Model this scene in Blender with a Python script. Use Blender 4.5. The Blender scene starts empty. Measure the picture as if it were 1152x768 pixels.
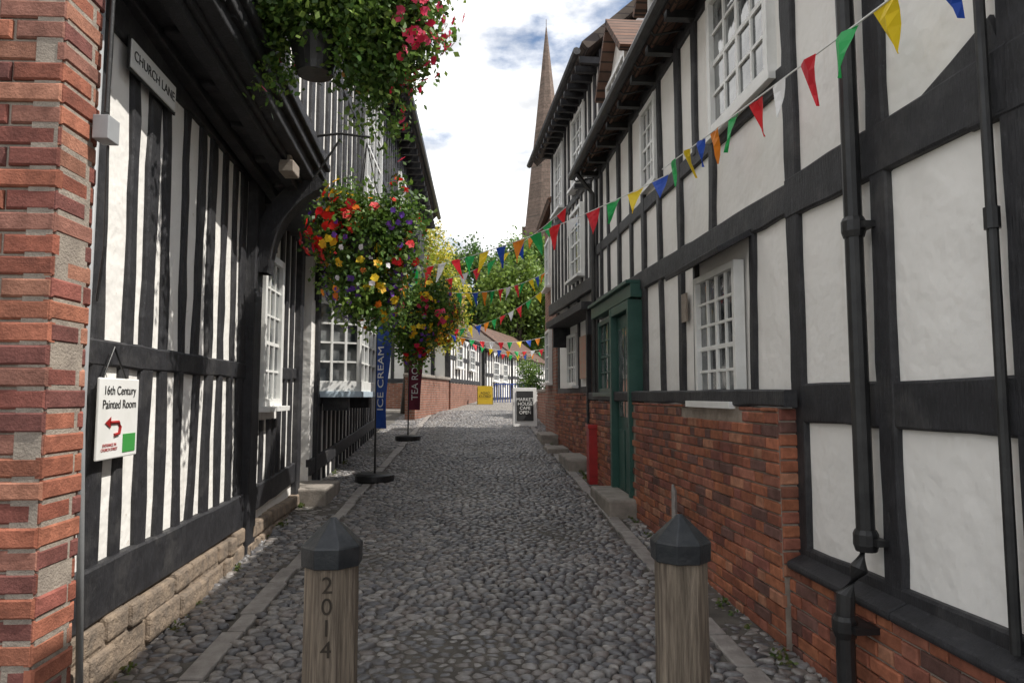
import bpy, math, random
import numpy as np
from mathutils import Vector, Matrix
random.seed(7); rng=np.random.default_rng(7)
SC=bpy.context.scene
R=random.random
def U(a,b): return a+(b-a)*random.random()
def g(y):
    if y<-6: return -.282
    return .047*y if y<30 else 1.41+.008*(y-30)

# ---------------------------------------------------------------- materials
def new_mat(name):
    m=bpy.data.materials.new(name); m.use_nodes=True
    nt=m.node_tree; b=nt.nodes['Principled BSDF']; return m,nt,b
def N(nt,t,**k):
    n=nt.nodes.new(t)
    for a,v in k.items(): setattr(n,a,v)
    return n
def noise(nt,vec,scale,detail=4,rough=.6):
    n=N(nt,'ShaderNodeTexNoise'); n.inputs['Scale'].default_value=scale
    n.inputs['Detail'].default_value=detail; n.inputs['Roughness'].default_value=rough
    nt.links.new(vec,n.inputs['Vector']); return n.outputs['Fac']
def ramp(nt,fac,a,b,ca=(0,0,0,1),cb=(1,1,1,1)):
    r=N(nt,'ShaderNodeValToRGB'); e=r.color_ramp.elements
    e[0].position=a; e[1].position=b; e[0].color=ca; e[1].color=cb
    nt.links.new(fac,r.inputs['Fac']); return r.outputs['Color']
def mix(nt,fac,a,b,mode='MIX'):
    m=N(nt,'ShaderNodeMix',data_type='RGBA',blend_type=mode)
    for i,v in ((0,fac),(6,a),(7,b)):
        if hasattr(v,'links') or hasattr(v,'is_linked'): nt.links.new(v,m.inputs[i])
        elif i==0: m.inputs[0].default_value=v
        else: m.inputs[i].default_value=(*v[:3],1)
    return m.outputs[2]
def mapping(nt,sc):
    tc=N(nt,'ShaderNodeTexCoord'); mp=N(nt,'ShaderNodeMapping')
    mp.inputs['Scale'].default_value=sc
    nt.links.new(tc.outputs['Object'],mp.inputs['Vector']); return mp.outputs['Vector']
def bump(nt,b,h,strength,dist=.01,prev=None):
    n=N(nt,'ShaderNodeBump'); n.inputs['Strength'].default_value=strength; n.inputs['Distance'].default_value=dist
    nt.links.new(h,n.inputs['Height'])
    if prev is not None: nt.links.new(prev,n.inputs['Normal'])
    nt.links.new(n.outputs['Normal'],b.inputs['Normal']); return n.outputs['Normal']
def M(name,c1,c2,scale=5,rough=.7,bs=.4,bscale=40,attr=False,metal=0,stretch=(1,1,1),lo=.35,hi=.65,dist=.01,spec=.5,grime=None):
    m,nt,b=new_mat(name); v=mapping(nt,stretch)
    f=ramp(nt,noise(nt,v,scale,6),lo,hi)
    col=mix(nt,f,c1,c2)
    if attr:
        a=N(nt,'ShaderNodeAttribute',attribute_name='Col'); col=mix(nt,1.0,a.outputs['Color'],col,'MULTIPLY')
    if grime:
        f=ramp(nt,noise(nt,v,1.7,7,.7),.42,.68); col=mix(nt,1.0,col,mix(nt,f,(1,1,1),grime),'MULTIPLY')
    nt.links.new(col,b.inputs['Base Color']); b.inputs['Roughness'].default_value=rough
    b.inputs['Metallic'].default_value=metal; b.inputs['Specular IOR Level'].default_value=spec
    if bs>0: bump(nt,b,noise(nt,v,bscale,6,.65),bs,dist)
    return m
def plaster(name,c1,stain,amt,grime,g0=.60):
    m,nt,b=new_mat(name); v=mapping(nt,(1,1,1)); vs=mapping(nt,(9,9,.7))
    col=mix(nt,ramp(nt,noise(nt,v,1.3,5),.35,.75),c1,tuple(x*.93 for x in c1))
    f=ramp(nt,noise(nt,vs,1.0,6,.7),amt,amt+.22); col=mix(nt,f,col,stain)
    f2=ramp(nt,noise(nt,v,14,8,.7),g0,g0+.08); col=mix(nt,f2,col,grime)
    nt.links.new(col,b.inputs['Base Color']); b.inputs['Roughness'].default_value=.85
    p=bump(nt,b,noise(nt,v,3.5,3),.7,.04); bump(nt,b,noise(nt,v,60,6,.7),.35,.004,p)
    return m
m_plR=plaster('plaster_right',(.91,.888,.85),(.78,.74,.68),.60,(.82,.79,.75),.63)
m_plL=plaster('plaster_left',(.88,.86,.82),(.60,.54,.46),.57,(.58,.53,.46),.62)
def timber_mat(name,c1,c2):
    m,nt,b=new_mat(name); v=mapping(nt,(1,1,1)); 
    col=mix(nt,ramp(nt,noise(nt,v,9,8,.7),.4,.7),c1,c2)
    w=noise(nt,mapping(nt,(1,1,1)),45,8,.75); col=mix(nt,ramp(nt,w,.60,.70),col,tuple(x*2.6 for x in c2))
    w2=noise(nt,mapping(nt,(1,1,1)),2.2,6,.7); col=mix(nt,ramp(nt,w2,.52,.7),col,(.07,.068,.068))
    nt.links.new(col,b.inputs['Base Color']); b.inputs['Roughness'].default_value=.58
    p=bump(nt,b,noise(nt,v,7,4),.6,.02); bump(nt,b,noise(nt,mapping(nt,(25,25,3)),2.5,8,.7),.75,.014,p); return m
m_tim=timber_mat('black_timber',(.018,.018,.021),(.036,.036,.041))
m_blk=M('black_iron',(.012,.012,.013),(.03,.03,.03),8,.42,.2,60)
m_wht=M('white_gloss_paint',(.86,.86,.84),(.76,.76,.73),6,.4,.15,50)
m_blu=M('pale_blue_paint',(.50,.60,.68),(.42,.52,.6),6,.5,.15,50)
m_grn=M('dark_green_paint',(.02,.075,.06),(.035,.10,.08),5,.4,.15,50)
m_brown=M('brown_door',(.07,.03,.018),(.04,.018,.01),7,.5,.3,30,stretch=(4,4,.6))
m_brick=M('brick',(1,1,1),(.6,.57,.56),16,.85,.9,90,attr=True,dist=.007,grime=(.62,.58,.55))
m_mort=M('mortar',(.38,.325,.27),(.26,.22,.185),12,.95,.8,90)
m_stone=M('rubble_stone',(.34,.26,.19),(.18,.145,.115),9,.9,.9,30,dist=.03)
m_step=M('step_stone',(.34,.30,.26),(.2,.18,.155),6,.8,.7,40)
m_cob=M('cobble_stone',(1,1,1),(.62,.61,.61),38,.34,.5,160,attr=True,dist=.003,spec=.7,grime=(.68,.67,.67))
m_kerb=M('kerb_stone',(.35,.325,.30),(.22,.20,.185),9,.6,.7,60)
m_wood=M('weathered_oak',(.36,.295,.225),(.14,.11,.085),4,.85,1.0,9,stretch=(16,16,.9),dist=.016,grime=(.6,.6,.58))
m_wdark=M('carved_digit',(.03,.024,.018),(.045,.035,.025),9,.9,0)
m_cap=M('bollard_cap_paint',(.018,.022,.026),(.05,.052,.055),11,.36,.4,30,lo=.45,hi=.75)
m_red=M('red_paint',(.42,.02,.02),(.3,.015,.015),6,.4,.1)
m_yel=M('yellow_sign',(.75,.52,.03),(.65,.45,.03),6,.5,0)
m_flag_b=M('blue_flag_cloth',(.02,.09,.42),(.015,.06,.32),5,.7,.2,20)
m_flag_m=M('maroon_flag_cloth',(.17,.015,.04),(.12,.01,.03),5,.7,.2,20)
m_sign=M('sign_white',(.85,.85,.83),(.76,.76,.73),5,.5,.05)
m_ink=M('sign_ink',(.015,.015,.015),(.03,.03,.03),5,.6,0)
m_grey=M('grey_plastic',(.35,.36,.37),(.27,.28,.29),5,.5,.1)
m_pink=M('pink_poster',(.6,.28,.2),(.5,.4,.3),9,.6,0)
m_bark=M('bark',(.07,.05,.035),(.03,.025,.02),9,.9,.9,20,dist=.03)
def glassmat():
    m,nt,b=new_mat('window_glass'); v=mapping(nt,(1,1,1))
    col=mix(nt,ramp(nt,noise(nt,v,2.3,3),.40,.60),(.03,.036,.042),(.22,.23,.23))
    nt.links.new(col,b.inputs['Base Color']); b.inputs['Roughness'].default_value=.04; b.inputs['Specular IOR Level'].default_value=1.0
    bump(nt,b,noise(nt,v,5,2),.25,.01); return m
m_glass=glassmat()
def leafmat(name,tr=.35):
    m,nt,b=new_mat(name); a=N(nt,'ShaderNodeAttribute',attribute_name='Col')
    nt.links.new(a.outputs['Color'],b.inputs['Base Color']); b.inputs['Roughness'].default_value=.5
    t=N(nt,'ShaderNodeBsdfTranslucent'); nt.links.new(a.outputs['Color'],t.inputs['Color'])
    mx=N(nt,'ShaderNodeMixShader'); mx.inputs[0].default_value=tr
    nt.links.new(b.outputs[0],mx.inputs[1]); nt.links.new(t.outputs[0],mx.inputs[2])
    nt.links.new(mx.outputs[0],nt.nodes['Material Output'].inputs['Surface']); return m
m_leaf=leafmat('leaf'); m_pet=leafmat('petal',.25); m_cloth=leafmat('pennant_cloth',.3)
def brickish(name,c1,c2,mo,bw,bh,ms,zmul=1.,off=.5,bs=.6):
    m,nt,b=new_mat(name); tc=N(nt,'ShaderNodeTexCoord'); sp=N(nt,'ShaderNodeSeparateXYZ'); nt.links.new(tc.outputs['Object'],sp.inputs[0])
    ad=N(nt,'ShaderNodeMath',operation='ADD'); nt.links.new(sp.outputs[0],ad.inputs[0]); nt.links.new(sp.outputs[1],ad.inputs[1])
    mu=N(nt,'ShaderNodeMath',operation='MULTIPLY'); nt.links.new(sp.outputs[2],mu.inputs[0]); mu.inputs[1].default_value=zmul
    cb=N(nt,'ShaderNodeCombineXYZ')
    nt.links.new(sp.outputs[1] if zmul!=1. else ad.outputs[0],cb.inputs[0]); nt.links.new(mu.outputs[0],cb.inputs[1])
    br=N(nt,'ShaderNodeTexBrick'); br.offset=off; nt.links.new(cb.outputs[0],br.inputs['Vector'])
    br.inputs['Color1'].default_value=(*c1,1); br.inputs['Color2'].default_value=(*c2,1); br.inputs['Mortar'].default_value=(*mo,1)
    br.inputs['Scale'].default_value=1; br.inputs['Brick Width'].default_value=bw; br.inputs['Row Height'].default_value=bh; br.inputs['Mortar Size'].default_value=ms
    f=noise(nt,tc.outputs['Object'],3,6,.7); col=mix(nt,ramp(nt,f,.4,.7),(1,1,1),(.55,.53,.5)); col=mix(nt,1.0,br.outputs['Color'],col,'MULTIPLY')
    nt.links.new(col,b.inputs['Base Color']); b.inputs['Roughness'].default_value=.85
    inv=N(nt,'ShaderNodeMath',operation='SUBTRACT'); inv.inputs[0].default_value=1; nt.links.new(br.outputs['Fac'],inv.inputs[1])
    bump(nt,b,inv.outputs[0],bs,.02); return m
m_farbrick=brickish('far_brick',(.34,.13,.08),(.25,.095,.06),(.29,.24,.2),.23,.075,.01)
m_roof=brickish('clay_roof_tile',(.20,.105,.07),(.13,.08,.06),(.04,.03,.025),.17,.13,.012,1.4)
m_roofg=brickish('brown_roof_tile',(.13,.10,.08),(.09,.072,.06),(.04,.03,.03),.2,.16,.012,1.4)
m_spire=brickish('spire_stone',(.22,.155,.125),(.175,.125,.10),(.13,.10,.08),.6,.45,.03)
m_church=brickish('church_stone',(.26,.19,.15),(.2,.15,.12),(.15,.12,.1),.6,.35,.02)
def lane_mat():
    m,nt,b=new_mat('lane_bed'); v=mapping(nt,(10,14,10))
    vo=N(nt,'ShaderNodeTexVoronoi',feature='DISTANCE_TO_EDGE'); nt.links.new(v,vo.inputs['Vector']); vo.inputs['Scale'].default_value=1
    col=mix(nt,ramp(nt,vo.outputs['Distance'],.03,.14),(.09,.08,.07),(.30,.28,.255))
    nt.links.new(col,b.inputs['Base Color']); b.inputs['Roughness'].default_value=.75
    bump(nt,b,ramp(nt,vo.outputs['Distance'],0,.3),.6,.02); return m
m_lane=lane_mat()
m_bed=M('cobble_bedding',(.07,.063,.055),(.13,.118,.10),6,.9,.8,60)
m_ground=M('ground_earth',(.12,.11,.09),(.08,.09,.05),2,.95,.5,10)

# ---------------------------------------------------------------- mesh builder
class MB:
    def __init__(s): s.v=[];s.f=[];s.m=[];s.c=[]
    def add(s,vs,fs,mat=0,col=(1,1,1)):
        b=len(s.v); s.v+= [tuple(p) for p in vs]
        for f in fs: s.f.append([i+b for i in f]); s.m.append(mat); s.c.append(col)
    def hexa(s,p,mat=0,col=(1,1,1)):
        s.add(p,[(0,3,2,1),(4,5,6,7),(0,1,5,4),(1,2,6,5),(2,3,7,6),(3,0,4,7)],mat,col)
    def box(s,x0,x1,y0,y1,z0,z1,mat=0,col=(1,1,1)):
        s.hexa([(x0,y0,z0),(x1,y0,z0),(x1,y1,z0),(x0,y1,z0),(x0,y0,z1),(x1,y0,z1),(x1,y1,z1),(x0,y1,z1)],mat,col)
    def tube(s,pts,r,n=8,mat=0,col=(1,1,1),cap=True):
        pts=[Vector(p) for p in pts]; rs=r if isinstance(r,(list,tuple)) else [r]*len(pts)
        vs=[]
        for i,p in enumerate(pts):
            d=(pts[min(i+1,len(pts)-1)]-pts[max(i-1,0)]).normalized()
            a=d.cross(Vector((0,0,1)) if abs(d.z)<.95 else Vector((1,0,0))).normalized(); b=d.cross(a)
            for k in range(n):
                t=2*math.pi*k/n; vs.append(p+(a*math.cos(t)+b*math.sin(t))*rs[i])
        fs=[]
        for i in range(len(pts)-1):
            for k in range(n): fs.append((i*n+k,i*n+(k+1)%n,(i+1)*n+(k+1)%n,(i+1)*n+k))
        if cap: fs.append(tuple(range(n))[::-1]); fs.append(tuple((len(pts)-1)*n+k for k in range(n)))
        s.add(vs,fs,mat,col)
    def build(s,name,mats,parent=None,smooth=False,bevel=0,fix=True):
        me=bpy.data.meshes.new(name); me.from_pydata(s.v,[],s.f)
        for m in mats: me.materials.append(m)
        me.polygons.foreach_set('material_index',s.m)
        ca=me.color_attributes.new('Col','FLOAT_COLOR','CORNER')
        cnt=[len(f) for f in s.f]; arr=np.ones((sum(cnt),4),dtype=np.float32); arr[:,:3]=np.repeat(np.array(s.c,dtype=np.float32),cnt,axis=0)
        ca.data.foreach_set('color',arr.ravel())
        if smooth: me.polygons.foreach_set('use_smooth',[True]*len(me.polygons))
        me.update()
        if fix:
            import bmesh
            bm=bmesh.new(); bm.from_mesh(me); bmesh.ops.recalc_face_normals(bm,faces=bm.faces); bm.to_mesh(me); bm.free()
        o=bpy.data.objects.new(name,me); SC.collection.objects.link(o)
        if bevel>0:
            md=o.modifiers.new('bevel','BEVEL'); md.width=bevel; md.segments=2; md.limit_method='ANGLE'
        if parent: par(o,parent)
        return o
def par(o,p): o.parent=p; o.matrix_parent_inverse=Matrix.Translation(p.location).inverted()
def empty(name,loc=(0,0,0)):
    e=bpy.data.objects.new(name,None); e.location=loc; e.empty_display_size=.2; SC.collection.objects.link(e); return e
class Fr:
    def __init__(s,ox,oy,ux,uy,side):
        l=math.hypot(ux,uy); s.o=(ox,oy); s.u=(ux,uy) if abs(l-1)<.01 else (ux/l,uy/l); s.l=l
        s.n=(s.u[1]*side/1, -s.u[0]*side)
    def P(s,a,z,o=0): return (s.o[0]+s.u[0]*a+s.n[0]*o, s.o[1]+s.u[1]*a+s.n[1]*o, z)
    def box(s,mb,s0,s1,z0,z1,o0,o1,mat=0,dz=0,col=(1,1,1)):
        P=s.P
        mb.hexa([P(s0,z0,o0),P(s1,z0+dz,o0),P(s1,z0+dz,o1),P(s0,z0,o1),P(s0,z1,o0),P(s1,z1+dz,o0),P(s1,z1+dz,o1),P(s0,z1,o1)],mat,col)
    def beam(s,mb,s0,z0,s1,z1,w,th=.03,o=0,wob=.01,mat=0):
        L=math.hypot(s1-s0,z1-z0); n=max(2,int(L/.22)); dx,dz=(s1-s0)/L,(z1-z0)/L; px,pz=-dz,dx
        th=th+U(-.004,.006); vs=[];fs=[]; ph=U(0,6)
        for i in range(n+1):
            t=i/n; c=math.sin(t*3+ph)*wob*.6+U(-wob,wob)*.35; hw=w/2+U(-wob,wob)*.45; tt=th+U(-.002,.002)
            for a,oo in ((-hw,-.03),(-hw,tt-.009),(-hw+.012,tt),(hw-.012,tt),(hw,tt-.009),(hw,-.03)):
                vs.append(s.P(s0+dx*L*t+px*(a+c),z0+dz*L*t+pz*(a+c),o+oo))
        for i in range(n):
            for k in range(5): fs.append((i*6+k,i*6+k+1,i*6+6+k+1,i*6+6+k))
        fs.append((0,1,2,3,4,5)); fs.append(tuple(n*6+k for k in range(6)))
        mb.add(vs,fs,mat)
    def bricks(s,mb,s0,s1,z0,z1,o,holes=(),pal=None,dep=.09,bl=.235,bh=.075,proud=.017):
        pal=pal or [(.45,.16,.085),(.51,.19,.095),(.39,.135,.08),(.43,.17,.11),(.32,.115,.085),(.54,.25,.15),(.22,.11,.09),(.48,.17,.09),(.41,.15,.10)]
        def hit(a,b,c,d): return any(a<h[1]-.02 and b>h[0]+.02 and c<h[3]-.02 and d>h[2]+.02 for h in holes)
        if not holes: s.box(mb,s0+.004,s1-.004,z0,z1-.004,o-dep,o-proud,1)
        else:
            cuts=sorted(set([s0+.004,s1-.004]+[h[0] for h in holes]+[h[1] for h in holes]))
            for a,b in zip(cuts,cuts[1:]):
                if not hit(a,b,z0+.3,z1-.2): s.box(mb,a,b,z0,z1-.004,o-dep,o-proud,1)
        z=z0; r=0
        while z<z1-.02:
            h=min(bh,z1-z); a=s0; k=r%2
            first=True
            while a<s1-.01:
                L=(bl if (k%2==0) else bl*.5)
                if first and r%2: L=bl*.75
                first=False
                b=min(a+L,s1)
                if s1-b<.05: b=s1
                if not hit(a,b,z,z+h):
                    j=.005; a0,b0=a+j+U(-.003,.003),b-j+U(-.003,.003); zz0,zz1=z+j+U(-.0025,.0025),z+h-j+U(-.0025,.0025)
                    oo=o+U(-.004,.004); c=random.choice(pal); q=U(.75,1.15); c=tuple(x*q for x in c); e=.007; P=s.P; t1,t2=U(-.002,.001),U(-.002,.001)
                    vs=[P(a0,zz0,oo-e),P(b0,zz0,oo-e),P(b0,zz1,oo-e),P(a0,zz1,oo-e),
                        P(a0+e,zz0+e,oo+t1),P(b0-e,zz0+e,oo+t2),P(b0-e*1.2,zz1-e,oo+t2),P(a0+e*.9,zz1-e,oo+t1),
                        P(a0,zz0,oo-.03),P(b0,zz0,oo-.03),P(b0,zz1,oo-.03),P(a0,zz1,oo-.03)]
                    mb.add(vs,[(4,5,6,7),(0,1,5,4),(1,2,6,5),(2,3,7,6),(3,0,4,7),(8,9,1,0),(9,10,2,1),(10,11,3,2),(11,8,0,3)],0,c)
                a=b; k+=1
            z+=h; r+=1
    def window(s,mb,s0,s1,z0,z1,o,nc,nr,fw=.06,mw=.022,fm=0,gm=1,sill=True,sash=True,sd=.12):
        s.box(mb,s0,s1,z0,z1,o-.06,o+.004,gm)
        d=o+.045
        s.box(mb,s0-fw,s0,z0-fw,z1+fw,o-.03,d,fm); s.box(mb,s1,s1+fw,z0-fw,z1+fw,o-.03,d,fm)
        s.box(mb,s0,s1,z1,z1+fw,o-.03,d-.002,fm); s.box(mb,s0,s1,z0-fw,z0,o-.03,d-.002,fm)
        for i in range(1,nc):
            a=s0+(s1-s0)*i/nc; w=mw*(1.7 if (sash and nc%2==0 and i==nc//2) else 1); s.box(mb,a-w/2,a+w/2,z0,z1,o-.01,o+.022,fm)
        for i in range(1,nr):
            a=z0+(z1-z0)*i/nr; w=mw*(1.6 if (sash and i==nr//2) else 1); s.box(mb,s0,s1,a-w/2,a+w/2,o-.01,o+.020,fm)
        if sill: s.box(mb,s0-fw-.04,s1+fw+.04,z0-fw-.05,z0-fw-.001,o-.03,o+sd,fm)
def slab(mb,p0,p1,p2,p3,th,mat=0):
    q=[Vector(p) for p in (p0,p1,p2,p3)]; n=(q[1]-q[0]).cross(q[3]-q[0]).normalized()
    if n.z<0:n=-n
    mb.hexa([*(x-n*th for x in q),*q],mat)
def text(name,body,loc,size,xdir,up,mat,parent,extr=.002,align='CENTER',sp=1.0):
    c=bpy.data.curves.new(name,'FONT'); c.body=body; c.size=size; c.align_x=align; c.align_y='CENTER'; c.extrude=extr; c.space_line=sp; c.materials.append(mat)
    o=bpy.data.objects.new(name,c); SC.collection.objects.link(o)
    x=Vector(xdir).normalized(); u=Vector(up).normalized(); n=x.cross(u)
    m=Matrix((x,u,n)).transposed().to_4x4(); m.translation=Vector(loc); 
    if parent: o.parent=parent; o.matrix_parent_inverse=Matrix.Translation(parent.location).inverted()
    o.matrix_basis=m; return o

# ---------------------------------------------------------------- ground
def sheet(name,x0,x1,ys,dz,mat):
    mb=MB()
    for a,b in zip(ys,ys[1:]): mb.add([(x0,a,g(a)+dz),(x1,a,g(a)+dz),(x1,b,g(b)+dz),(x0,b,g(b)+dz)],[(0,1,2,3)])
    return mb.build(name,[mat],fix=False)
sheet('ground',-500,500,[-300,-6,0,15,30,60,900],-.02,m_ground)
sheet('lane_bedding',-4,4,[-6,0,15,24],0,m_bed)
sheet('lane',-8,14,[24,30,60,70],.006,m_lane)
sheet('street',-8,8,[-40,-6],.006,m_lane)
def cobbles():
    x0,x1,y0,y1=-2.35,2.15,1.6,24.0; dx,dy=.084,.060
    nx=int((x1-x0)/dx); ny=int((y1-y0)/dy)
    jx=rng.uniform(-.42,.42,(ny,nx)); jy=rng.uniform(-.42,.42,(ny,nx))
    PX=x0+(np.arange(nx)[None,:]+.5*(np.arange(ny)%2)[:,None]+jx)*dx
    PY=y0+(np.arange(ny)[:,None]+jy)*dy
    V=[];Fq=[];C=[];off=0
    pal=np.array([(.195,.19,.19),(.235,.226,.22),(.155,.153,.158),(.285,.265,.245),(.215,.19,.175),(.13,.129,.136),(.33,.31,.29)])
    nb=[(a,b) for a in(-2,-1,0,1,2) for b in(-2,-1,0,1,2) if (a or b)]
    for i in range(1,ny-1):
        for j in range(1,nx-1):
            cx,cy=PX[i,j],PY[i,j]
            kd=min(abs(cx-1.46),abs(cx+1.46))
            if kd<.085: continue
            poly=[(-.12,-.1),(.12,-.1),(.12,.1),(-.12,.1)]
            for a,b in nb:
                ii,jj=i+a,j+b
                if not(0<=ii<ny and 0<=jj<nx): continue
                qx=PX[ii,jj]-cx; qy=PY[ii,jj]-cy
                if abs(qx)>.2 or abs(qy)>.15: continue
                nxv,nyv=qx/(dx*dx),qy/(dy*dy); d=.5*(qx*nxv+qy*nyv); out=[]; L=len(poly)
                for k in range(L):
                    p=poly[k]; q=poly[(k+1)%L]; dp=p[0]*nxv+p[1]*nyv-d; dq=q[0]*nxv+q[1]*nyv-d
                    if dp<=0: out.append(p)
                    if (dp<0)!=(dq<0):
                        t=dp/(dp-dq); out.append((p[0]+(q[0]-p[0])*t,p[1]+(q[1]-p[1])*t))
                poly=out
                if len(poly)<3: break
            if len(poly)<3: continue
            ch=[]; L=len(poly)
            for k in range(L):
                p=poly[k]; q=poly[(k+1)%L]
                ch.append((p[0]*.75+q[0]*.25,p[1]*.75+q[1]*.25)); ch.append((p[0]*.25+q[0]*.75,p[1]*.25+q[1]*.75))
            mx=sum(p[0] for p in ch)/len(ch); my=sum(p[1] for p in ch)/len(ch)
            n=len(ch); zb=g(cy)+.009*math.sin(cx*3.1+cy*1.3)+.008*math.sin(cy*2.7-cx*1.1)+U(-.006,.006)-.004
            pav=abs(cx)>1.46; h=.024 if not pav else .018; tx,ty=U(-.14,.14),U(-.14,.14)
            for sc,hz in ((.92,-.006),(.87,h*.55),(.68,h*.9),(.34,h*1.04)):
                for p in ch:
                    ox,oy=(p[0]-mx)*sc,(p[1]-my)*sc
                    V.append((cx+mx+ox,cy+my+oy,zb+hz+(tx*ox+ty*oy)))
            V.append((cx+mx,cy+my,zb+h*1.07))
            for r in range(3):
                for k in range(n): Fq.append((off+r*n+k,off+r*n+(k+1)%n,off+(r+1)*n+(k+1)%n,off+(r+1)*n+k))
            for k in range(n): Fq.append((off+3*n+k,off+3*n+(k+1)%n,off+4*n))
            c=pal[random.randrange(7)]*U(.85,1.15)*(1.2 if pav else 1)*(1+.12*math.sin(cx*2.3+cy*.9)*math.sin(cy*1.7-cx))
            C+= [tuple(c)]*(4*n+1)
            off+=4*n+1
    me=bpy.data.meshes.new('cobblestones'); me.from_pydata(V,[],Fq); me.materials.append(m_cob)
    ca=me.color_attributes.new('Col','FLOAT_COLOR','POINT'); arr=np.ones((len(V),4),dtype=np.float32); arr[:,:3]=np.array(C); ca.data.foreach_set('color',arr.ravel())
    me.polygons.foreach_set('use_smooth',[True]*len(me.polygons)); me.update()
    o=bpy.data.objects.new('cobblestones',me); SC.collection.objects.link(o)
cobbles()
for sx in(-1,1):
    mb=MB(); y=1.6
    while y<24:
        L=U(.28,.7); w=U(.055,.07); x=sx*1.46+U(-.01,.01); h=U(.018,.03); a,b=y+.008,y+L-.008
        mb.hexa([(x-w,a,g(a)-.05),(x+w,a,g(a)-.05),(x+w,b,g(b)-.05),(x-w,b,g(b)-.05),(x-w,a,g(a)+h),(x+w,a,g(a)+h),(x+w,b,g(b)+h),(x-w,b,g(b)+h)]); y+=L
    mb.build('kerb',[m_kerb],bevel=.01)

# ---------------------------------------------------------------- leaves / flowers
def quads_obj(name,Vv,Cc,mat,parent=None,nv=4):
    n=len(Vv)//nv; me=bpy.data.meshes.new(name)
    me.vertices.add(len(Vv)); me.vertices.foreach_set('co',Vv.astype(np.float32).ravel())
    me.loops.add(n*nv); me.loops.foreach_set('vertex_index',np.arange(n*nv,dtype=np.int32))
    me.polygons.add(n); me.polygons.foreach_set('loop_start',np.arange(0,n*nv,nv,dtype=np.int32)); me.polygons.foreach_set('loop_total',np.full(n,nv,dtype=np.int32))
    me.materials.append(mat); ca=me.color_attributes.new('Col','FLOAT_COLOR','POINT')
    arr=np.ones((n*nv,4),dtype=np.float32); arr[:,:3]=np.repeat(Cc,nv,axis=0); ca.data.foreach_set('color',arr.ravel())
    me.update(calc_edges=True); me.validate(); o=bpy.data.objects.new(name,me); SC.collection.objects.link(o)
    if parent: par(o,parent)
    return o
def unit(n):
    v=rng.normal(size=(n,3)); return v/np.linalg.norm(v,axis=1)[:,None]
def scatter(blobs,n,pw=.45):
    w=np.array([b[3]**2 for b in blobs]); k=rng.choice(len(blobs),n,p=w/w.sum()); B=np.array([b[:4] for b in blobs])
    sz=np.array([b[4] if len(b)>4 else 1. for b in blobs])
    d=unit(n); r=rng.uniform(0,1,n)**pw*B[k,3]*(1+.25*np.sin(d[:,0]*7+k)*np.sin(d[:,2]*6+k*2)+rng.normal(0,.07,n))
    o=d*r[:,None]; o[:,2]*=sz[k]; return B[k,:3]+o,d
def leaves(name,blobs,n,size,cols,parent=None,pw=.45,clump=True):
    if clump:
        m=max(8,n//22); c,dd=scatter(blobs,m,pw); k=rng.integers(0,m,n); P=c[k]+rng.normal(0,size*1.5,(n,3)); d=dd[k]; shade=rng.uniform(.55,1.35,m)[k]
        ci=rng.integers(0,len(cols),m)[k]
    else: P,d=scatter(blobs,n,pw); shade=np.ones(n); ci=rng.integers(0,len(cols),n)
    a=unit(n)+d*.5; a[:,2]-=.3; a/=np.linalg.norm(a,axis=1)[:,None]; b=np.cross(a,unit(n)); b/=np.linalg.norm(b,axis=1)[:,None]
    L=(size*rng.uniform(.6,1.3,n))[:,None]; V=np.empty((n,4,3)); V[:,0]=P; V[:,1]=P+a*L*.5+b*L*.33; V[:,2]=P+a*L; V[:,3]=P+a*L*.5-b*L*.33
    C=np.array(cols)[ci]*shade[:,None]*rng.uniform(.8,1.2,(n,1))
    return quads_obj(name,V.reshape(-1,3),C,m_leaf,parent)
def flowers(name,blobs,n,size,cols,parent=None,sel=None):
    P,d=scatter(blobs,n*4,.04)
    if sel is not None:
        k=sel(P); P=P[k];d=d[k]
    if n>40:
        seeds=P[rng.integers(0,len(P),max(6,n//6))]; dist=np.min(np.linalg.norm(P[:,None]-seeds[None],axis=2),axis=1)
        o=np.argsort(dist+rng.uniform(0,.08,len(P))); P=P[o]; d=d[o]
    P=P[:n];d=d[:n]; n=len(P); P=P+d*size*1.3
    fc=np.array(cols)[rng.integers(0,len(cols),n)]; a=np.cross(d,unit(n)); a/=np.linalg.norm(a,axis=1)[:,None]; b=np.cross(d,a); Vs=[];Cs=[]
    for k in range(6):
        t=k*math.pi/3; e=a*math.cos(t)+b*math.sin(t); f=-a*math.sin(t)+b*math.cos(t); s=size*rng.uniform(.8,1.2,(n,1))
        V=np.empty((n,4,3)); V[:,0]=P; V[:,1]=P+e*s*.6+f*s*.42+d*s*.25; V[:,2]=P+e*s+d*s*.1; V[:,3]=P+e*s*.6-f*s*.42+d*s*.25
        Vs.append(V.reshape(-1,3)); Cs.append(fc*rng.uniform(.8,1.15,(n,1)))
    return quads_obj(name,np.concatenate(Vs),np.concatenate(Cs),m_pet,parent)
GR=[(.09,.18,.03),(.13,.23,.04),(.06,.13,.025),(.18,.27,.05)]

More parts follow.
